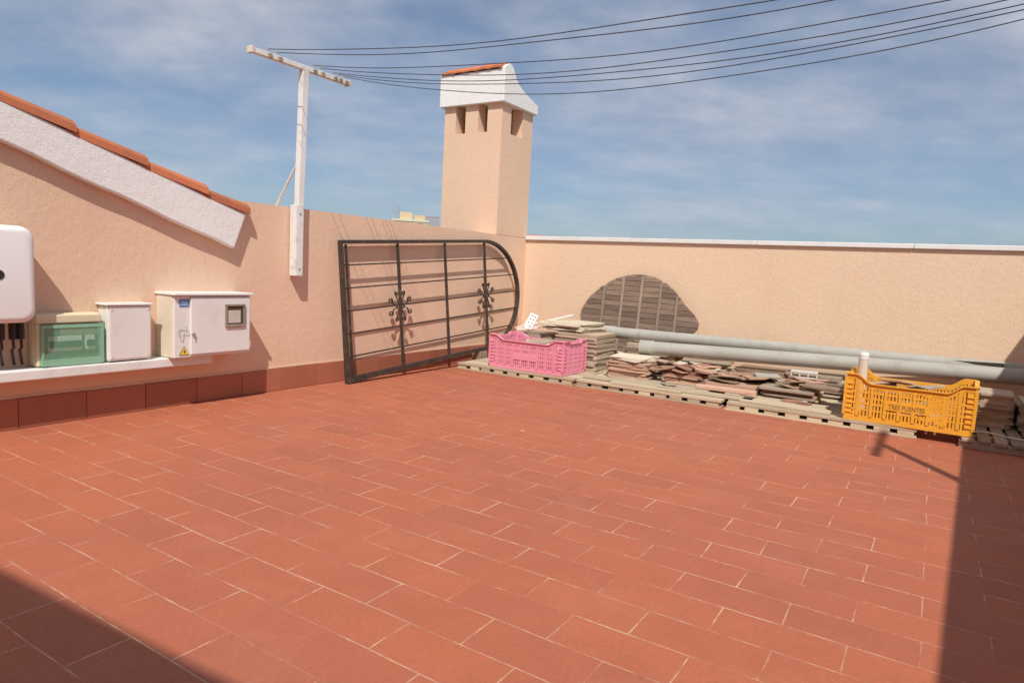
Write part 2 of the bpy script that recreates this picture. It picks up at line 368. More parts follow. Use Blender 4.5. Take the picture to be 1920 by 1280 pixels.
fh=thing('town_house','tiny red roofed house just showing between chimney and parapet coping','building',(c.x,c.y,-9)); fh.rotation_euler=(0,0,math.atan2(s.y,s.x)); H=top+9
bm=BM(); box(bm,-w/2,w/2,0,8,0,H-1); mk('wall_body',bm,M['render_w'],fh,local=True)
bm=BM(); prism(bm,[(-.4,H-1.1),(4,H),(8.4,H-1.1)],lambda u,v,dd:(dd,u,v),-w/2-.3,w/2+.3); mk('roof',bm,M['far_red'],fh,local=True)

# ------------------------------------------------------------------ clothes line poles
PY=-3.232; PZ=.83; ZB=2.262; DROP=.12; NAR=.82
def hook(bm,x,y,z):
    tube(bm,[(x,y,z),(x,y,z+.02)],.004,6)
    tube(bm,[(x+.010*math.cos(t),y,z+.024+.010*math.sin(t)) for t in [2*math.pi*q/10 for q in range(10)]],.003,6,closed=True)
HY=[-3.50,-3.42,-3.12,-3.05,-2.93,-2.88,-2.82]
def make_pole():
    root=thing('clothes_pole','white T shaped clothes line pole bolted to the left wall','clothes pole',(0,PY,PZ))
    bm=BM(); box(bm,.030,.078,-.026,.026,.02,ZB-PZ)
    for v in bm.verts:
        if v.co.z>1: v.co.y+=.035
    mk('post',bm,M['white_paint'],root,bevel=.004,local=True)
    bm=BM(); box(bm,.0122,.0295,-.030,.030,0,.50); box(bm,.0300,.082,-.0325,-.0275,0,.50); box(bm,.0300,.082,.0275,.0325,0,.50); box(bm,.0785,.0835,-.0270,.0270,.0,.50); mk('wall_bracket',bm,M['white_paint'],root,bevel=.002,local=True)
    for z in (.05,.44):
        bm=BM(); tube(bm,[(.0835,.0,z),(.088,.0,z)],.007,8); mk('bolt',bm,M['steel'],root,local=True)
    bm=BM(); box(bm,.036,.076,-.385,.43,ZB-PZ+.001,ZB-PZ+.034); mk('crossbar',bm,M['white_paint'],root,bevel=.003,local=True)
    for a,b in ((-.41,-.386),(.431,.452)):
        bm=BM(); box(bm,.030,.082,a,b,ZB-PZ-.004,ZB-PZ+.039); mk('end_cap',bm,M['cream_pl'],root,bevel=.003,local=True)
    for yy in HY:
        bm=BM(); hook(bm,.056,yy-PY,ZB-PZ+.0345); mk('line_hook',bm,M['steel'],root,local=True)
        bm=BM(); box(bm,.0765,.090,yy-PY-.014,yy-PY+.014,ZB-PZ-.004,ZB-PZ+.026); mk('line_clamp',bm,M['greywood'],root,local=True,bevel=.002)
    return root
p1=make_pole()
p2=p1.copy(); C.objects.link(p2); p2.location=(XW,PY,PZ-DROP)
p2['label']='second white clothes pole on the right wall, seen only by its shadow on the tiles'
for c_ in list(p1.children):
    q=c_.copy(); q.data=c_.data.copy(); C.objects.link(q); q.parent=p2
    for v in q.data.vertices:
        v.co.x=-v.co.x
        if v.co.z>ZB-PZ-.01: v.co.y*=NAR
    q.data.flip_normals()
a=WX(556,306,.03); b=WX(519,384,-.22); a=Vector((.030,PY+.01,a.z))
bm=BM(); tube(bm,[a,b],.009,8); mk('brace_rod',bm,M['white_paint'],p1)
wires=[(-3.50,'highest clothes line, tied nearest the left end of the crossbar'),(-3.42,'second clothes line from the left end of the crossbar'),(-3.12,'upper wire of the pair tied just right of the pole'),(-3.05,'lower sagging wire of the pair tied just right of the pole'),(-2.93,'upper wire of the pair tied toward the right end of the crossbar'),(-2.88,'lower sagging wire of the pair toward the right end of the crossbar'),(-2.82,'lowest clothes line tied at the right tip of the crossbar')]
targets=[(1450,2),(1545,1),(1790,0),(1885,0),(1915,10),(1915,20),(1915,36)]
for i,(ya,lab) in enumerate(wires):
    xa,xb=.058,XW-.058; za=ZB+.058; zb_=ZB-DROP+.058; yb=PY+(ya-PY)*NAR
    d=ray(*targets[i]); kx,ky=(xb-xa),(yb-ya)      # where the sight line meets the wire's upright plane
    nx_,ny_=-ky,kx; t_=((xa-CAM.x)*nx_+(ya-CAM.y)*ny_)/(d.x*nx_+d.y*ny_); Pt=CAM+d*t_
    tt=(Pt.x-xa)/(xb-xa); s_=(za+(zb_-za)*tt-Pt.z)/(4*tt*(1-tt)) if 0<tt<.97 else .25
    s_=min(max(s_,.12),.34)
    bm=BM(); pts=[]
    for q in range(41):
        t=q/40; pts.append((xa+(xb-xa)*t,ya+(yb-ya)*t+.006*math.sin(9*t+i)*t*(1-t)*4,za+(zb_-za)*t-4*s_*t*(1-t)+.006*math.sin(13*t+2*i)*t*(1-t)*4))
    tube(bm,pts,.0027,6)
    tag(mk('clothes_line',bm,M['wire'],loc=(xa,ya,za)),lab,'clothes line','clothes lines strung across the sky')

# ------------------------------------------------------------------ boxes on the left wall
def wr(pl,pr_,pt,pb,d):
    mx=(pl+pr_)/2; my=(pt+pb)/2
    return WX(pl,my,d).y,WX(pr_,my,d).y,WX(mx,pb,d).z,WX(mx,pt,d).z
LZ=.322
lg=thing('wall_ledge','long white painted ledge under the electrical boxes on left wall','ledge',(.06,-5,.27))
ye=WX(398,672,.12).y
bm=BM(); box(bm,.0005,.125,YR+.3,ye,.268,LZ); mk('ledge_board',bm,M['white_cop'],lg,bevel=.006)
y0,y1,z0,z1=wr(328,472,553,672,.2); z0=LZ+.002
mc=thing('meter_cabinet','large white electric meter cabinet with small window and warning sticker','meter cabinet',(0,(y0+y1)/2,z0))
bm=BM(); box(bm,.001,.172,y0,y1,z0,z1-.004); mk('cabinet_body',bm,M['cream_pl'],mc,bevel=.008)
bm=BM(); box(bm,.0005,.21,y0-.008,y1+.008,z1-.0035,z1+.012); mk('top_lid',bm,M['white_pl'],mc,bevel=.004)
bm=BM(); box(bm,.1725,.186,y0+.004,y1-.004,z0+.004,z1-.006); mk('front_frame',bm,M['white_pl'],mc,bevel=.004)
xo=WX(358,600,.2).y
dr_b=BM(); box(dr_b,.1865,.200,xo,y1-.012,z0+.018,z1-.016); door=mk('door',dr_b,M['white_pl'],mc,bevel=.006)
wy0,wy1,wz0,wz1=wr(422,459,570,612,.202)
def sub(name,bm,mat,par,**k):
    root=par.parent; bmesh.ops.translate(bm,verts=bm.verts[:],vec=-root.location)
    return mk(name,bm,mat,par,local=True,**k)
bm=BM(); t=.014
box(bm,.2005,.212,wy0,wy1,wz0,wz0+t); box(bm,.2005,.212,wy0,wy1,wz1-t,wz1); box(bm,.2005,.212,wy0,wy0+t,wz0+t,wz1-t); box(bm,.2005,.212,wy1-t,wy1,wz0+t,wz1-t)
sub('window_frame',bm,M['greywood'],door,bevel=.003)
bm=BM(); box(bm,.2008,.205,wy0+t,wy1-t,wz0+t,wz1-t); sub('window_pane',bm,M['pane'],door)
bm=BM(); box(bm,.2055,.2065,wy0+t+.006,wy1-t-.02,wz0+t+.01,wz1-t-.025); sub('meter_dial',bm,M['block'],door)
by0,by1,bz0,bz1=wr(337,355,561,575,.19)
bm=BM(); box(bm,.1865,.1885,by0,by1,bz0,bz1); mk('blue_sticker',bm,M['blue'],mc)
bm=BM()
for q in range(3): box(bm,.1886,.1892,by0+.008,by1-.008,bz0+.009+q*.011,bz0+.012+q*.011)
mk('sticker_print',bm,M['white_pl'],mc)
c0=WX(346,660,.19)
def tri(bm,c,r,x0,x1): prism(bm,[(c.y+r*math.sin(a),c.z+r*math.cos(a)) for a in (0,2*math.pi/3,-2*math.pi/3)],lambda u,v,d:(d,u,v),x0,x1)
bm=BM(); tri(bm,c0,.036,.1868,.1885); mk('warning_triangle_edge',bm,M['black'],mc)
bm=BM(); tri(bm,c0,.031,.1887,.1897); mk('warning_triangle',bm,M['yel'],mc)
bm=BM(); prism(bm,[(c0.y+u*.85,c0.z+v*.85) for u,v in ((.002,.020),(-.009,.000),(-.001,.000),(-.004,-.014),(.009,.004),(.001,.004),(.006,.020))],lambda u,v,d:(d,u,v),.1898,.1903); mk('warning_bolt',bm,M['black'],mc)
lc=WX(362,626,.2)
bm=BM(); tube(bm,[(.2,lc.y,lc.z),(.212,lc.y,lc.z)],.010,10); box(bm,.2125,.2145,lc.y-.003,lc.y+.003,lc.z-.022,lc.z+.002); sub('lock',bm,M['steel'],door)
bm=BM(); pp=WX(343,620,.2); pts=[]
for q in range(22):
    t=q/21*2*math.pi; pts.append((.196+.006*math.sin(2*t),pp.y+.026*math.sin(t)*(1+.3*math.sin(2*t)),pp.z-.005+.026*math.cos(t)+.008*math.sin(3*t)))
tube(bm,pts,.0016,6,closed=True); mk('sealing_wire',bm,M['steel'],mc)
for zz in (z0+.06,z1-.07):
    bm=BM(); tube(bm,[(.19,y1-.006,zz-.02),(.19,y1-.006,zz+.02)],.006,8); mk('hinge',bm,M['cream_pl'],mc)
y0,y1,z0,z1=wr(203,285,570,668,.12); z0=LZ+.002
jb=thing('junction_box','plain small white box between the green breaker box and meter cabinet','junction box',(0,(y0+y1)/2,z0))
bm=BM(); box(bm,.001,.085,y0+.006,y1-.006,z0,z1-.012); mk('box_body',bm,M['white_pl'],jb,bevel=.006)
bm=BM(); box(bm,.0855,.12,y0,y1,z0+.006,z1-.008); mk('cover',bm,M['white_pl'],jb,bevel=.012)
bm=BM(); box(bm,.0005,.128,y0-.01,y1+.006,z1-.0075,z1+.004); mk('top_flange',bm,M['white_pl'],jb,bevel=.003)
for yy in (y0+.02,y1-.02):
    for zz in (z0+.03,z1-.03):
        bm=BM(); tube(bm,[(.1202,yy,zz),(.122,yy,zz)],.006,8); mk('screw',bm,M['cream_pl'],jb)
y0,y1,z0,z1=wr(68,194,588,676,.10); z0=LZ+.002
gb=thing('breaker_box','beige breaker box with clear green cover showing a row of switches','breaker box',(0,(y0+y1)/2,z0))
bm=BM(); box(bm,.001,.07,y0,y1,z0,z1); mk('box_body',bm,M['beige_pl'],gb,bevel=.014)
bm=BM(); box(bm,.0705,.092,y0+.004,y1-.004,z1-.052,z1-.004); box(bm,.0705,.090,y0+.004,y0+.026,z0+.004,z1-.0525); mk('front_rim',bm,M['beige_pl'],gb,bevel=.008)
GY0=y0+.028; GZ1=z1-.056
bm=BM(); box(bm,.0705,.076,GY0+.002,y1-.008,z0+.010,GZ1-.002); mk('breaker_panel',bm,M['greywood'],gb,bevel=.002)
nb=10; zz0=z0+.080
for i in range(nb):
    a=GY0+.03+i*(y1-y0-.13)/nb
    if i>=nb-2: a+=.025
    bm=BM(); box(bm,.0765,.090,a,a+.026,zz0,zz0+.078); br_=mk('breaker',bm,M['inverter'],gb,bevel=.002)
    bm=BM(); box(bm,.0905,.098,a+.004,a+.022,zz0+.02,zz0+.052); bmesh.ops.translate(bm,verts=bm.verts[:],vec=-gb.location); mk('switch',bm,M['black'],br_,local=True)
bm=BM()
bx0,bx1=.0765,.104
prism(bm,[(GY0,z0+.006),(y1-.005,z0+.006),(y1-.005,GZ1),(GY0,GZ1)],lambda u,v,d:(d,u,v),bx1-.002,bx1)
mk('green_cover',bm,M['green'],gb)
bm=BM()
box(bm,bx0,bx1+.003,GY0-.006,GY0+.004,z0+.006,GZ1); box(bm,bx0,bx1+.003,y1-.0145,y1-.0005,z0+.006,GZ1)
box(bm,bx1+.0005,bx1+.003,GY0+.004,y1-.0145,GZ1-.018,GZ1); box(bm,bx1+.0005,bx1+.003,GY0+.004,y1-.0145,z0+.006,z0+.040)
bmesh.ops.remove_doubles(bm,verts=bm.verts[:],dist=.0001)
mk('cover_frame',bm,M['greenf'],gb)
yr=WX(70,515,.19).y; zc=(WX(35,423,.19).z+WX(35,607,.19).z)/2; hh=(WX(35,423,.19).z-WX(35,607,.19).z)/2
yc=WX(-3,515,.19).y; hw=yr-yc
iv=thing('solar_inverter','smooth white rounded inverter housing at the left edge','inverter',(0,yc,zc-hh))
def rrect(hw,hh,r,n=8):
    out=[]
    for cx,cy,a0 in ((hw-r,hh-r,0),(-hw+r,hh-r,90),(-hw+r,-hh+r,180),(hw-r,-hh+r,270)):
        for q in range(n+1):
            a=math.radians(a0+90*q/n); out.append((cx+r*math.cos(a),cy+r*math.sin(a)))
    return out
bm=BM()
def shell(bm,secs):
    prev=None
    for x,sh,r in secs:
        cur=[bm.verts.new((x,yc+u,zc+v)) for u,v in rrect(hw-sh,hh-sh,r)]
        if prev:
            m_=len(cur)
            for q in range(m_): bm.faces.new((prev[q],prev[(q+1)%m_],cur[(q+1)%m_],cur[q]))
        else: bm.faces.new(cur[::-1])
        prev=cur
    bm.faces.new(prev)
shell(bm,[(.04,.004,.06),(.14,0,.06),(.165,.003,.06),(.18,.010,.055),(.188,.02,.05),(.19,.034,.04)])
mk('housing',bm,M['inverter'],iv,smooth=True)
bm=BM(); box(bm,.001,.0395,yc-hw*.7,yc+hw*.7,zc-hh*.75,zc+hh*.75); mk('mounting_plate',bm,M['steel'],iv)
bm=BM(); tube(bm,[(.1905,yc,zc),(.1925,yc,zc)],.024,24); mk('round_display',bm,M['black'],iv)
for yy,l in ((yc-.06,.17),(yc+.035,.12),(yc+.085,.15),(yc+.12,.10)):
    bm=BM()
    tube(bm,[(.10,yy,zc-hh+.002),(.10,yy,zc-hh-.085)],.017,10)
    tube(bm,[(.10,yy,zc-hh-.06),(.098,yy+.004,zc-hh-.13),(.06,yy+.01,LZ+.10),(.03,yy+.03,LZ+.02)],.007,8)
    mk('cable',bm,M['black'],iv)

# ------------------------------------------------------------------ wrought iron grille
th=math.radians(3.8); al=math.radians(5.0)
ud=Vector((0,math.cos(th),math.sin(th))); vd=Vector((-math.sin(al),-.024,.995))
nd=ud.cross(vd)*-1; nd=nd if nd.x>0 else -nd; nd.normalize()
O=Vector((.135,-2.785,.028))
GH=1.075; U1=1.93; UA=.60
gr=thing('window_grille','black wrought iron window grille with arched end and scrolls leaning on the wall','grille',(.13,-1.6,0))
def G(u,v,d=0): return O+ud*u+vd*v+nd*d
def flat(bm,a,b,w,t):
    a=Vector(a);b=Vector(b); dr=(b-a).normalized(); pe=Vector((-dr.y,dr.x))
    vs=[]
    for p in (a,b):
        for s1,s2 in ((-1,-1),(1,-1),(1,1),(-1,1)): q=p+pe*s1*w/2; vs.append(bm.verts.new(G(q.x,q.y,s2*t/2)))
    for f in ((3,2,1,0),(4,5,6,7),(0,1,5,4),(1,2,6,5),(2,3,7,6),(3,0,4,7)): bm.faces.new([vs[i] for i in f])
def sweep(bm,path,w,t,closed=False):
    P=[Vector(p) for p in path]; rings=[]; n=len(P)
    for i,p in enumerate(P):
        if closed: dr=(P[(i+1)%n]-P[i-1]).normalized()
        else: dr=(P[min(i+1,n-1)]-P[max(i-1,0)]).normalized()
        pe=Vector((-dr.y,dr.x)); k=1
        if closed or 0<i<n-1:
            d1=(P[i]-P[i-1]).normalized(); k=1/max(.5,abs(pe.dot(Vector((-d1.y,d1.x)))))
        rings.append([bm.verts.new(G(*(p+pe*s1*w/2*k),s2*t/2)) for s1,s2 in ((-1,-1),(1,-1),(1,1),(-1,1))])
    for i in range(n if closed else n-1):
        A,B=rings[i],rings[(i+1)%n]
        for q in range(4): bm.faces.new((A[q],A[(q+1)%4],B[(q+1)%4],B[q]))
    if not closed: bm.faces.new(rings[0][::-1]); bm.faces.new(rings[-1])
arch=[(U1+UA*math.sin(a),GH/2-GH/2*math.cos(a)) for a in [math.pi*q/28 for q in range(29)]]
bm=BM(); outer=[(0,0)]+arch+[(0,GH)]
sweep(bm,outer,.027,.042,True)
mk('outer_frame',bm,M['iron'],gr)
def uend(v,inset=.02): return U1+(UA-inset)*math.sqrt(max(0,1-((v-GH/2)/(GH/2-inset))**2))
bm=BM(); sweep(bm,[(.055,.02),(.055,GH-.02)],.012,.018); mk('inner_edge_bar',bm,M['iron'],gr)
for u in (.645,1.29,1.93):
    bm=BM(); flat(bm,(u,.017),(u,GH-.017),.024,.014); mk('upright_bar',bm,M['iron'],gr)
for k in range(1,6):
    v=GH*k/6; bm=BM(); flat(bm,(.017,v),(uend(v),v),.0115,.0115); o=mk('cross_rod',bm,M['iron'],gr)
def spiral(c,r0,r1,a0,turns,n=22):
    return [(c[0]+(r0+(r1-r0)*q/n)*math.cos(a0+turns*2*math.pi*q/n),c[1]+(r0+(r1-r0)*q/n)*math.sin(a0+turns*2*math.pi*q/n)) for q in range(n+1)]
for u in (.645,1.93):
    bm=BM(); cv=GH/2-.01
    for sx in (-1,1):
        for sy in (-1,1):
            a=[(u+sx*x,cv+sy*y) for x,y in spiral((.118,.052),.008,.025,0.5,1.35)]
            a+= [(u+sx*.09,cv+sy*.024),(u+sx*.05,cv+sy*.010),(u+sx*.012,cv+sy*.003)]
            sweep(bm,a,.0052,.010)
            a=[(u+sx*x,cv+sy*y) for x,y in spiral((.042,.110),.006,.022,-1.0,1.3)]
            a+= [(u+sx*.042,cv+sy*.075),(u+sx*.026,cv+sy*.045),(u+sx*.01,cv+sy*.015)]
            sweep(bm,a,.0052,.010)
    sweep(bm,[(u-.05,cv),(u,cv+.048),(u+.05,cv),(u,cv-.048)],.006,.012,True)
    mk('scroll_ornament',bm,M['iron'],gr)
g=G(U1-.12,-.017)
tag(mk('timber_block',(lambda bm:(box(bm,.07,.17,g.y-.06,g.y+.06,0,g.z-.006),bm)[1])(BM()),M['greywood'],loc=(.12,g.y,0),bevel=.004),'small timber block propping the arched end of the iron grille','block')

# ------------------------------------------------------------------ decking
DZ=.062
def deck(x0,x1,y0,y1,label,along='x',mat='wood',rz=0):
    cx,cy=(x0+x1)/2,(y0+y1)/2
    r=thing('wooden_pallet',label,'pallet',(cx,cy,0),rz,'low wooden pallets along the parapet')
    W=x1-x0; D=y1-y0
    bm=BM()
    if along=='x':
        n=11; p=D/n
        for i in range(n):
            a=-D/2+i*p; e0,e1=R_.uniform(-.014,.014),R_.uniform(-.014,.014)
            box(bm,-W/2+e0,W/2+e1,a+.004+R_.uniform(0,.004),a+p-.004-R_.uniform(0,.004),.042,DZ+R_.uniform(-.003,.001))
    else:
        n=int(W/.085); p=W/n
        for i in range(n):
            a=-W/2+i*p; box(bm,a+.010,a+p-.010,-D/2+R_.uniform(-.008,.008),D/2,.042,DZ+R_.uniform(-.002,.001))
    mk('top_planks',bm,M[mat],r,bevel=.002,local=True)
    if along=='x':
        n=9
        for i in range(n):
            bm=BM(); a=-W/2+.01+(W-.12)*i/(n-1)+(R_.uniform(-.012,.012) if 0<i<n-1 else 0); box(bm,a,a+.095,-D/2+.004+R_.uniform(0,.012),D/2-.004,.014,.0415); mk('runner',bm,M['wood'],r,bevel=.002,local=True)
    else:
        for i in range(6):
            bm=BM(); a=-D/2+.02+(D-.1)*i/5; box(bm,-W/2,W/2,a,a+.06,.0,.0415); mk('runner',bm,M['wood'],r,bevel=.002,local=True)
    if along=='x':
        for a in (-D/2,-.05,D/2-.1):
            bm=BM(); box(bm,-W/2,W/2,a,a+.1,0,.0135); mk('bottom_plank',bm,M[mat],r,bevel=.002,local=True)
    return r
deck(.19,1.42,-1.46,-.26,'pale weathered wooden pallet under the pink crate',rz=.006)
deck(1.45,2.67,-1.45,-.25,'pale weathered wooden pallet in front of the slatted board, under the terracotta tile stack',rz=-.008)
deck(2.70,3.93,-1.47,-.27,'pale weathered wooden pallet under the left half of the yellow crate',rz=.004)
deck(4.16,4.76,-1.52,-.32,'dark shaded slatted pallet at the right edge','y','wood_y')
for i,(x,y,l,w,rz,lab) in enumerate([(2.50,-1.31,.74,.11,.03,'loose pale plank lying at the front of the middle pallet'),(3.10,-1.35,.62,.13,-.05,'loose pale plank lying left of the yellow crate'),(3.00,-1.20,.74,.13,.02,'loose pale plank lying behind the front planks, left of the yellow crate'),(2.2,-1.16,.6,.12,-.12,'short loose plank lying in front of the broken tile heap'),(1.80,-1.27,.66,.13,.05,'short loose plank lying just right of the pink crate'),(2.05,-1.39,.6,.08,-.02,'narrow loose plank along the very front edge of the second pallet')]):
    bm=BM(); box(bm,-l/2,l/2,-w/2,w/2,0,.018); o=mk('loose_plank',bm,M['wood'],bevel=.003); o.location=(x,y,DZ+.002); o.rotation_euler=(0,0,rz); tag(o,lab,'plank')

# ------------------------------------------------------------------ tiles
def slab(w,d,t,seed):
    r=random.Random(seed); bm=BM(); pts=[]
    for sx,sy in ((-1,-1),(1,-1),(1,1),(-1,1)):
        c=r.choice((.004,.006,.02,.035)); 
        if sx*sy>0: pts+= [(sx*w/2,sy*(d/2-c)),(sx*(w/2-c),sy*d/2)]
        else: pts+= [(sx*(w/2-c),sy*d/2),(sx*w/2,sy*(d/2-c))]
    prism(bm,pts,lambda u,v,dd:(u,v,dd),0,t)
    bmesh.ops.recalc_face_normals(bm,faces=bm.faces[:])
    me=bpy.data.meshes.new('tile'); bm.to_mesh(me); bm.free(); return me
cache={}
def stack(x0,x1,y0,y1,z0,z1,t,mat,label,group,jit=.008,rj=.02,name='stacked_tile',mats=None):
    w,d=x1-x0,y1-y0; z=z0+.001
    while z+t<=z1+.001:
        mt=R_.choice(mats) if mats else mat
        key=(round(w,3),round(d,3),t,mt)
        if key not in cache:
            ms=[slab(w,d,t,int(w*1000+d*77)%1000+q) for q in range(3)]
            for m_ in ms: m_.materials.append(M[mt])
            cache[key]=ms
        o=bpy.data.objects.new(name,R_.choice(cache[key])); C.objects.link(o)
        o.location=((x0+x1)/2+R_.gauss(0,jit),(y0+y1)/2+R_.gauss(0,jit),z); o.rotation_euler=(0,0,R_.gauss(0,rj)+R_.choice((0,math.pi)))
        tag(o,label,'tile',group); z+=t+.0012
    return z
D0=DZ
zS1=stack(.95,1.39,-.96,-.53,D0,.405,.015,'t_brown','grey brown square tile in the tall stack right behind the pink crate','tall stack of grey brown tiles',jit=.006)
zS2=stack(.48,.90,-.90,-.48,D0,.37,.017,'t_brown','grey brown tile in the stack hidden behind the pink crate','hidden stack of grey brown tiles',jit=.005)
z=stack(.80,1.24,-.93,-.50,zS1,.50,.013,'t_cream','large cream tile lying on top of the tall grey brown stack','cream tiles on the tall stack',jit=.024,rj=.10)
stack(1.55,1.91,-1.08,-.76,D0,.215,.012,'t_pink','pinkish clay tile in the short stack right of the pink crate','short pinkish tile stack',jit=.011,rj=.05,mats=('t_pink','t_pink','t_brown'))
stack(1.58,1.90,-1.06,-.78,.216,.25,.010,'t_cream','pale tile topping the short pinkish stack','pale tiles on the pinkish stack',jit=.02,rj=.15)
stack(1.48,1.88,-.55,-.18,D0,.325,.017,'t_brown','grey brown tile in the stack under the left end of the rear pipe','stack of tiles below the rear pipe',jit=.012)
stack(2.02,2.36,-.95,-.62,D0,.155,.012,'t_red','red clay tile in the low stack under the broken heap','low red tile stack',jit=.014,rj=.09,mats=('t_red','t_pink','t_brown'))
stack(2.42,2.84,-1.10,-.74,D0,.14,.014,'t_pink','pink slab in the low stack beneath brown shards','low pink slab stack, left',jit=.018,rj=.05)
stack(2.87,3.27,-1.08,-.72,D0,.155,.014,'t_pink','pink slab in the low stack left of the yellow crate','low pink slab stack, right',jit=.018,rj=.05,mats=('t_pink','t_brown'))
stack(2.05,2.45,-.58,-.22,D0,.22,.014,'t_brown','grey brown tile stacked behind the red broken heap','rear stack behind the red heap',jit=.015)
stack(2.52,2.92,-.64,-.26,D0,.215,.014,'t_darkwood','brown tile stacked under the middle of the pipes','rear brown stack, middle',jit=.015)
stack(2.98,3.40,-.64,-.26,D0,.235,.014,'t_brown','grey brown tile stacked behind the pink slabs left of the yellow crate','rear stack left of the yellow crate',jit=.015)
stack(3.46,3.86,-.86,-.48,D0,.24,.014,'t_darkwood','brown tile stacked directly behind the yellow crate','stack behind the yellow crate',jit=.015)
stack(4.24,4.46,-.98,-.62,D0,.30,.015,'t_brown','shaded tile in the narrow stack just right of the yellow crate','narrow stack right of the yellow crate',jit=.008)
stack(4.49,4.71,-.95,-.60,D0,.26,.015,'t_brown','shaded tile in the stack at the far right edge','rightmost tile stack',jit=.006)
def shard(x,y,z,s,mat,label,group,tilt=.15,t=.011,name='broken_tile'):
    bm=BM(); n=R_.choice((4,5,5,6)); a0=R_.uniform(0,6.28); pts=[]
    for q in range(n):
        a=a0+2*math.pi*(q+R_.uniform(-.22,.22))/n; r=s*R_.uniform(.6,1.0); pts.append((r*math.cos(a)*1.25,r*math.sin(a)*.8))
    prism(bm,pts,lambda u,v,d:(u,v,d),0,t)
    o=mk(name,bm,M[mat],bevel=.0015); o.location=(x,y,z); o.rotation_euler=(R_.gauss(0,tilt),R_.gauss(0,tilt),R_.uniform(-.6,.6)); tag(o,label,'broken tile',group); return o
for i in range(18):
    shard(R_.uniform(2.0,2.38),R_.uniform(-1.0,-.62),.163+R_.uniform(0,.045),R_.uniform(.07,.12),R_.choice(('t_red','t_red','t_darkwood','t_pink','t_cream')),'shard in the jumbled heap of broken red tiles mid pallet','heap of broken red tiles',.15)
for i in range(14):
    shard(R_.uniform(2.44,2.84),R_.uniform(-1.02,-.70),.145+R_.uniform(0,.045),R_.uniform(.08,.14),R_.choice(('t_darkwood','t_pink','t_brown','t_darkwood')),'shard lying loose on the left pink slab stack','brown shards on pink slabs',.08)
for i in range(11):
    shard(R_.uniform(2.92,3.32),R_.uniform(-1.0,-.68),.160+R_.uniform(0,.045),R_.uniform(.09,.15),R_.choice(('t_darkwood','t_brown','t_darkwood','t_pink')),'shard lying loose on the pink slabs nearest the yellow crate','shards near the yellow crate',.08)
for i in range(6):
    shard(R_.uniform(1.5,2.0),R_.uniform(-.76,-.62),.20+R_.uniform(0,.04),R_.uniform(.05,.09),R_.choice(('t_cream','t_brown')),'pale shard squeezed behind the short pinkish stack','pale shards behind the pinkish stack',.1)
for i in range(8):
    shard(R_.uniform(1.95,3.35),R_.uniform(-1.22,-1.14),DZ+.022,R_.uniform(.04,.08),R_.choice(('t_pink','t_red','t_cream','t_brown')),'small shard lying flat along the front of the pallets','small shards on the pallet planks',.02)
def block(x,y,z,w,d,h,rz,mat,label,name='concrete_block',cat='block',rx=0):
    bm=BM(); box(bm,-w/2,w/2,-d/2,d/2,0,h); o=mk(name,bm,M[mat],bevel=.005); o.location=(x,y,z); o.rotation_euler=(rx,0,rz); tag(o,label,cat); return o
def holed_block(x,y,z,rz,label):
    bm=BM(); w,d,h,t=.20,.11,.055,.012
    box(bm,-w/2,w/2,-d/2,d/2,0,t); box(bm,-w/2,w/2,-d/2,d/2,h-t,h)
    for q in range(4):
        a=-w/2+q*(w-t)/3; box(bm,a,a+t,-d/2,d/2,t+.0003,h-t-.0003)
    o=mk('hollow_brick',bm,M['block'],bevel=.002); o.location=(x,y,z); o.rotation_euler=(0,0,rz); tag(o,label,'brick'); return o
holed_block(3.12,-.74,.215,.12,'pale hollow brick lying on the pile left of the yellow crate')
block(2.86,-.84,.20,.19,.10,.02,.4,'pvc','flat grey plastic cover lying on the brown shards','plastic_cover','cover',rx=.1)
block(2.62,-1.14,DZ+.022,.46,.08,.03,.03,'t_pink','long pink clay bar lying in front of the slab stacks','clay_bar','bar')
block(3.32,-1.0,.18,.30,.16,.022,-.2,'brownwood','dark brown board lying against the left side of the yellow crate','wooden_board','board')
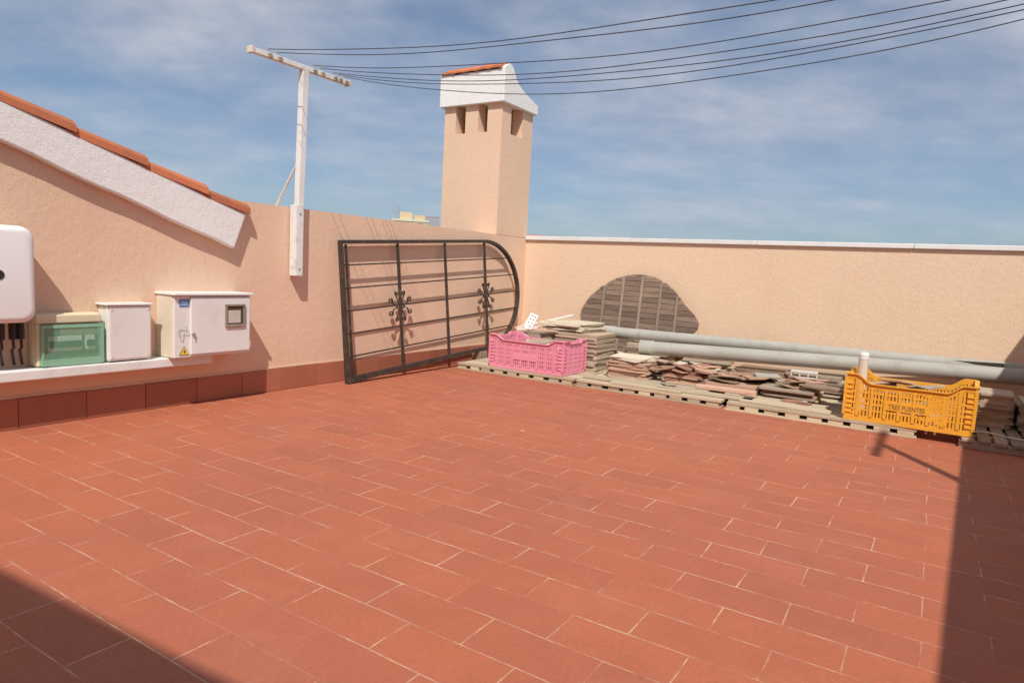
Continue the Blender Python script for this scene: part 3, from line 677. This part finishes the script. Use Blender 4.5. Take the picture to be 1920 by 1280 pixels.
# ------------------------------------------------------------------ crates
def crate(name,label,L,W,H,mat,loc,rz,text=None,dipf=.82,nb=36):
    r=thing(name,label,'crate',loc,rz)
    t=.010
    def rim(u,Lh):
        a=abs(u)/Lh
        if a>.84: return H
        if a<.58: return H*dipf
        k=(a-.58)/.26; k=k*k*(3-2*k); return H*(dipf+(1-dipf)*k)
    def side(len_,dip,nbar):
        bm=BM(); Lh=len_/2
        f=lambda u,v,d:(u,d,v)
        def rb(u0,u1,z0,z1,d0=0,d1=t): prism(bm,[(u0,z0),(u1,z0),(u1,z1),(u0,z1)],f,d0,d1)
        rb(-Lh,Lh,0,.035); 
        rb(-Lh,Lh,H*.36,H*.36+.013); rb(-Lh,Lh,H*.60,H*.60+.012)
        rb(-Lh,Lh,H*.23,H*.23+.009); rb(-Lh,Lh,H*.48,H*.48+.009)
        n=40; top=[]; 
        for q in range(n+1):
            u=-Lh+2*Lh*q/n; top.append((u,rim(u,Lh) if dip else (H if abs(u)>.55*Lh else H*.93)))
        for q in range(n):
            (ua,za),(ub,zb2)=top[q],top[q+1]
            prism(bm,[(ua,za-.035),(ub,zb2-.035),(ub,zb2),(ua,za)],f,-.001,t+.001)
            prism(bm,[(ua,za-.006),(ub,zb2-.006),(ub,zb2+.001),(ua,za+.001)],f,t+.0012,t+.013)
        for q in range(nbar+1):
            u=-Lh+2*Lh*q/nbar; hz=(rim(u,Lh) if dip else H*.93)-.03
            w=.0060 if q%4 else .0095
            rb(u-w,u+w,.034,hz,-.0005 if q%4 else -.001,t-.001 if q%4 else t+.005)
        for s in (-1,1):
            u0,u1=sorted((s*Lh,s*(Lh-.045))); rb(u0,u1,.03,H-.02,.0012,t-.0012)
            for kz in range(7): rb(u0,u1,.05+kz*(H-.09)/7,.058+kz*(H-.09)/7,t-.001,t+.006)
        if dip: rb(-Lh*.36,Lh*.36,H*.31,H*.31+.052,t-.0015,t+.006)
        return bm
    for s in (-1,1):
        bm=side(L,True,nb)
        for v in bm.verts:
            if s<0: v.co=Vector((v.co.x,-W/2-v.co.y+t,v.co.z))
            else: v.co=Vector((v.co.x,W/2+v.co.y-t,v.co.z))
        mk('long_side',bm,mat,r,local=True)
    for s in (-1,1):
        bm=side(W-2*t-.002,False,nb//2)
        for v in bm.verts: v.co=Vector((s*(L/2+v.co.y-t),v.co.x,v.co.z))
        mk('short_side',bm,mat,r,local=True)
    bm=BM()
    n=14
    for q in range(n): a=-L/2+t+(L-2*t)*q/n; box(bm,a+.004,a+(L-2*t)/n-.012,-W/2+t+.001,W/2-t-.001,.006,.012)
    for q in range(6): a=-W/2+t+(W-2*t-.02)*q/5; box(bm,-L/2+t+.001,L/2-t-.001,a,a+.014,.0125,.018)
    mk('crate_bottom',bm,mat,r,local=True)
    if text:
        cu=bpy.data.curves.new('lettering','FONT'); cu.body=text; cu.size=.043; cu.align_x='CENTER'; cu.extrude=.0006; cu.offset=.0002
        to=bpy.data.objects.new('tmp',cu); me=bpy.data.meshes.new_from_object(to); bpy.data.objects.remove(to)
        me.name='lettering'; me.materials.clear(); me.materials.append(M['ink'])
        o=bpy.data.objects.new('lettering',me); C.objects.link(o); o.parent=r
        o.rotation_euler=(math.pi/2,0,0); o.location=(0,-W/2-.0072,H*.31+.012); o.scale=(.74,1,1)
    return r
crate('plastic_crate','pink plastic fruit crate with slotted sides at the front of the first pallet',.77,.42,.30,M['pink'],(.925,-1.215,DZ+.002),-.02,None,.86)
crate('plastic_crate','yellow plastic fruit crate lettered TRES PUENTES bridging two pallets',.73,.42,.315,M['yellow'],(3.865,-1.255,DZ+.002),-.03,'TRES PUENTES')
for i,(x,y,z,rx,ry,rz,mt,w,d) in enumerate([(.80,-1.19,.10,.05,.03,.1,'t_cream',.34,.30),(1.05,-1.20,.12,0,-.1,.2,'t_cream',.34,.28),(.9,-1.16,.15,.1,.05,.5,'t_brown',.34,.26),(.90,-1.14,.235,.35,.1,.1,'t_cream',.36,.24),(.94,-1.22,.31,.16,-.06,-.15,'t_brown',.26,.17)]):
    bm=BM(); box(bm,-w/2,w/2,-d/2,d/2,0,.014); o=mk('broken_tile',bm,M[mt],bevel=.002); o.location=(x,y,z); o.rotation_euler=(rx,ry,rz)
    tag(o,['lowest cream tile inside the pink crate, left','cream tile inside the pink crate, right','brown tile lying across the cream ones in the pink crate','cream tile tilted up inside the pink crate','brown grey tile piece on top of the pink crate filling'][i],'broken tile')
for i in range(6): shard(R_.uniform(.68,1.2),R_.uniform(-1.3,-1.12),.17+.012*i,.10,R_.choice(('t_cream','t_brown')),'tile shard among the filling of the pink crate','tile shards in the pink crate',.12)
for i in range(16):
    shard(3.66+R_.uniform(0,.42),R_.uniform(-1.36,-1.15),.10+.0135*i,R_.uniform(.09,.13),R_.choice(('t_brown','t_pink','t_darkwood')),'tile shard heaped inside the yellow crate','tile shards in the yellow crate',.14)
for i,(x,rz,lab) in enumerate([(3.78,.2,'pinkish tile shard standing highest in the yellow crate'),(3.92,-.3,'brownish tile shard lying over the right half of the yellow crate')]):
    o=shard(x,-1.26,.325-.012*i,.125,('t_pink','t_brown')[i],lab,None,.16)
tb=thing('white_tube','white plastic tube standing upright in the left end of the yellow crate','tube',(3.562,-1.18,DZ+.022))
bm=BM(); tube(bm,[(0,0,0),(0,0,.37)],.031,20); mk('tube_body',bm,M['cream_pl'],tb,local=True,bevel=.003)
bm=BM(); tube(bm,[(0,0,.3705),(0,0,.405),(0,0,.42)],[.033,.033,.024],20); mk('tube_cap',bm,M['white_pl'],tb,local=True)
# ------------------------------------------------------------------ pipes
def pipe(a,b,r,label):
    a=Vector(a); b=Vector(b); root=thing('grey_pipe',label,'pipe',a)
    dr=(b-a).normalized(); bm=BM(); n=28
    up=Vector((0,0,1)); s=dr.cross(up).normalized(); u2=s.cross(dr)
    prof=[(0,r-.006),(0,r),((b-a).length,r),((b-a).length,r-.006)]
    rings=[]
    for d,rr in prof+[(0,r-.006)]:
        rings.append([bm.verts.new(dr*d+(s*math.cos(6.28318*k/n)+u2*math.sin(6.28318*k/n))*rr) for k in range(n)])
    for i in range(4):
        for k in range(n): bm.faces.new((rings[i][k],rings[i][(k+1)%n],rings[i+1][(k+1)%n],rings[i+1][k]))
    bmesh.ops.remove_doubles(bm,verts=bm.verts[:],dist=1e-5)
    o=mk('pipe_body',bm,M['pvc'],root,local=True,smooth=True)
    e=o.modifiers.new('es','EDGE_SPLIT'); e.split_angle=math.radians(40)
    bm=BM(); rings=[]
    for d,rr in ((.001,r+.0005),(.001,r+.007),(.12,r+.007),(.13,r+.001)):
        rings.append([bm.verts.new(dr*d+(s*math.cos(6.28318*k/n)+u2*math.sin(6.28318*k/n))*rr) for k in range(n)])
    for i in range(3):
        for k in range(n): bm.faces.new((rings[i][k],rings[i][(k+1)%n],rings[i+1][(k+1)%n],rings[i+1][k]))
    o=mk('socket_collar',bm,M['pvc'],root,local=True,smooth=True); e=o.modifiers.new('es','EDGE_SPLIT'); e.split_angle=math.radians(40)
pipe((1.71,-.70,.312),(4.70,-.34,.368),.060,'grey plastic pipe lying in front across the tile stacks')
pipe((1.20,-.40,.395),(4.55,-.11,.392),.054,'grey plastic pipe lying behind, its end by the cream tiles')
bm=BM(); a=WY(1640,668,-.20); b=WY(1882,684,-.17)
sq(bm,a,b,.022); tag(mk('metal_bar',bm,M['iron'],loc=a),'thin dark metal bar lying above the pipes at right','bar')
# ------------------------------------------------------------------ slatted board
YP=-.13
pp=[(1088,588),(1092,575),(1104,556),(1124,538),(1150,522),(1176,515),(1200,514),(1224,519),(1246,531),(1266,549),(1284,573),(1302,592),(1310,606),(1308,618),(1298,628)]
Q=[WY(x,y,YP) for x,y in pp]
cx=(Q[0].x+Q[-1].x)/2
out=[(q.x,q.z) for q in Q]+[(out_x,z_) for out_x,z_ in ((Q[-1].x-.1,.24),(Q[-1].x-.3,.12),(cx,.068),(Q[0].x+.22,.12),(Q[0].x+.05,.28))]
def cuts(z,k=1):
    xs=[]; n=len(out)
    for i in range(n):
        a_,b_=out[i],out[(i+1)%n]
        if (a_[k]-z)*(b_[k]-z)<0: xs.append(a_[1-k]+(b_[1-k]-a_[1-k])*(z-a_[k])/(b_[k]-a_[k]))
    return (min(xs),max(xs)) if len(xs)>=2 else None
wp=thing('slatted_board','rounded brown slatted wooden board leaning against the back parapet','wooden board',(cx,-.2,.07))
lean=math.radians(7)
def P(x,d,z): return (x, -.19+d+math.sin(lean)*(z-.07), z)
zmax=max(z for _,z in out); z=.075; bm=BM(); ph=.052
bat=[Q[0].x+(Q[-2].x-Q[0].x)*fx for fx in (.20,.36,.52,.68,.82)]
while z<zmax-.01:
    z2=min(z+ph-.004,zmax-.003); rows=[]; m_=6
    for q in range(m_+1):
        zz=z+(z2-z)*q/m_; sp_=cuts(min(zz,zmax-.004))
        if sp_: rows.append((zz,sp_))
    if len(rows)>1:
        xs_all=[-9]+bat+[9]
        for a_,b_ in zip(xs_all[:-1],xs_all[1:]):
            a2,b2=a_+.003,b_-.003
            rr=[(zz,(max(s[0],a2),min(s[1],b2))) for zz,s in rows if min(s[1],b2)-max(s[0],a2)>.008]
            if len(rr)<2: continue
            poly=[(s[1],zz) for zz,s in rr]+[(s[0],zz) for zz,s in rr[::-1]]
            jj=R_.uniform(-.002,.002)
            A=[bm.verts.new(P(x,jj,zz)) for x,zz in poly]; B=[bm.verts.new(P(x,.02,zz)) for x,zz in poly]; n=len(poly)
            bm.faces.new(A); bm.faces.new(B[::-1])
            for i in range(n): bm.faces.new((A[i],B[i],B[(i+1)%n],A[(i+1)%n]))
    z+=ph
mk('slats',bm,M['brownwood'],wp)
# thin dark backing sheet keeps the wall from showing through the joints
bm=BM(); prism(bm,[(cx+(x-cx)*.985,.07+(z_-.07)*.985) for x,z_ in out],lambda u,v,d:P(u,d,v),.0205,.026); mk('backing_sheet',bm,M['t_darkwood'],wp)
for x in bat:
    c_=cuts(x,0)
    if not c_: continue
    za,zb3=c_[0]+.01,c_[1]-.015
    bm=BM(); w=.014
    A=[bm.verts.new(P(x+sx*w,dd,zz)) for sx,dd,zz in ((-1,-.016,za),(1,-.016,za),(1,-.0025,za),(-1,-.0025,za),(-1,-.016,zb3),(1,-.016,zb3),(1,-.0025,zb3),(-1,-.0025,zb3))]
    for f in ((3,2,1,0),(4,5,6,7),(0,1,5,4),(1,2,6,5),(2,3,7,6),(3,0,4,7)): bm.faces.new([A[i] for i in f])
    mk('batten',bm,M['greywood'],wp,bevel=.003)
# ------------------------------------------------------------------ white plastic odds behind the pink crate
bm=BM(); w,h,t=.085,.20,.02
for q in range(5): box(bm,-w/2,w/2,-t/2,t/2,q*(h-.022)/4,q*(h-.022)/4+.022)
for a in (-w/2,-.009,w/2-.018): box(bm,a,a+.018,-t/2+.0005,t/2-.0005,.0,h)
o=mk('socket_strip',bm,M['white_pl'],bevel=.002); o.location=(.50,-.72,.372); o.rotation_euler=(-.75,.35,.35); tag(o,'white plastic plate with square holes propped behind the pink crate','plastic plate')
for i,(a,b,w,lab) in enumerate([((.45,-.86,.385),(.96,-.62,.545),.04,'long white plastic trim strip sloping up behind the pink crate'),((.52,-.93,.38),(.90,-.80,.44),.07,'short white plastic strip lying below the sloping one')]):
    bm=BM(); a=Vector(a); b=Vector(b); d=(b-a).normalized(); s=Vector((-d.y,d.x,0)).normalized()
    prism(bm,[(-w/2,-.006),(w/2,-.006),(w/2,.006),(w/2-.004,.006),(w/2-.004,-.002),(-w/2+.004,-.002),(-w/2+.004,.006),(-w/2,.006)],lambda p,q,dd:a+d*dd+s*p+Vector((0,0,1))*q,0,(b-a).length)
    tag(mk('plastic_trim',bm,M['white_pl'],loc=a),lab,'plastic strip')
bm=BM(); pts=[(4.2+.52*t,-1.36+.10*math.sin(5*t)+.04*math.sin(11*t),DZ+.008) for t in [q/30 for q in range(31)]]
tube(bm,pts,.005,6); tag(mk('white_cable',bm,M['white_pl'],loc=(4.2,-1.36,DZ)),'thin white cable snaking over the shaded pallet','cable')

# ------------------------------------------------------------------ light and sky
S=Vector((.435,-.65,1)).normalized()
ld=bpy.data.lights.new('sun','SUN'); ld.energy=4.2; ld.angle=math.radians(.8); ld.color=(1,.95,.87)
lo=bpy.data.objects.new('sun',ld); C.objects.link(lo); lo.rotation_euler=(-S).to_track_quat('-Z','Y').to_euler(); lo.location=(3,-5,8)
w=bpy.data.worlds.new('World'); scene.world=w; w.use_nodes=True; nt=w.node_tree; bg=nt.nodes['Background']
sky=N(nt,'ShaderNodeTexSky'); sky.sky_type='NISHITA'; sky.sun_disc=False
sky.sun_elevation=math.asin(S.z); sky.sun_rotation=math.atan2(S.x,S.y); sky.air_density=1.0; sky.dust_density=1.0; sky.ozone_density=1.3
tc=N(nt,'ShaderNodeTexCoord'); sp=N(nt,'ShaderNodeSeparateXYZ'); nt.links.new(tc.outputs['Generated'],sp.inputs[0])
def mth(op,a,b=None,c=None):
    n=N(nt,'ShaderNodeMath',operation=op)
    for i,v in enumerate((a,b,c)):
        if v is None: continue
        if isinstance(v,bpy.types.NodeSocket): nt.links.new(v,n.inputs[i])
        else: n.inputs[i].default_value=v
    return n.outputs[0]
zz=mth('ADD',mth('MAXIMUM',sp.outputs[2],0.0),.24)
px_=mth('DIVIDE',sp.outputs[0],zz); py_=mth('DIVIDE',sp.outputs[1],zz)
cb=N(nt,'ShaderNodeCombineXYZ'); nt.links.new(px_,cb.inputs[0]); nt.links.new(py_,cb.inputs[1])
mp=N(nt,'ShaderNodeMapping'); mp.inputs['Rotation'].default_value=(0,0,math.radians(-32)); mp.inputs['Location'].default_value=(.7,.2,0); nt.links.new(cb.outputs[0],mp.inputs[0])
n1=noise(nt,mp.outputs[0],1.0,9,.52,(1.0,1.0,1)); n2=noise(nt,mp.outputs[0],3.2,8,.58,(.8,1.1,1))
mixn=mth('ADD',mth('MULTIPLY',n1,.70),mth('MULTIPLY',n2,.30))
mask=ramp(nt,mixn,.38,.60)
hz=ramp(nt,sp.outputs[2],.0,.34)
tint=mixc(nt,hz,(.62,.74,.88),(.80,.86,.94))
skyc=mixc(nt,1.0,sky.outputs[0],tint,'MULTIPLY')
cl=mixc(nt,ramp(nt,n2,.35,.68),(3.8,4.2,5.1),(5.5,5.7,6.3))
hm=mth('ADD',mth('MULTIPLY',hz,.5),.5)
mk_=mth('MULTIPLY',mth('ADD',mth('MULTIPLY',mask,.72),.20),hm)
fin=mixc(nt,mk_,skyc,cl)
nt.links.new(fin,bg.inputs[0]); bg.inputs[1].default_value=.105
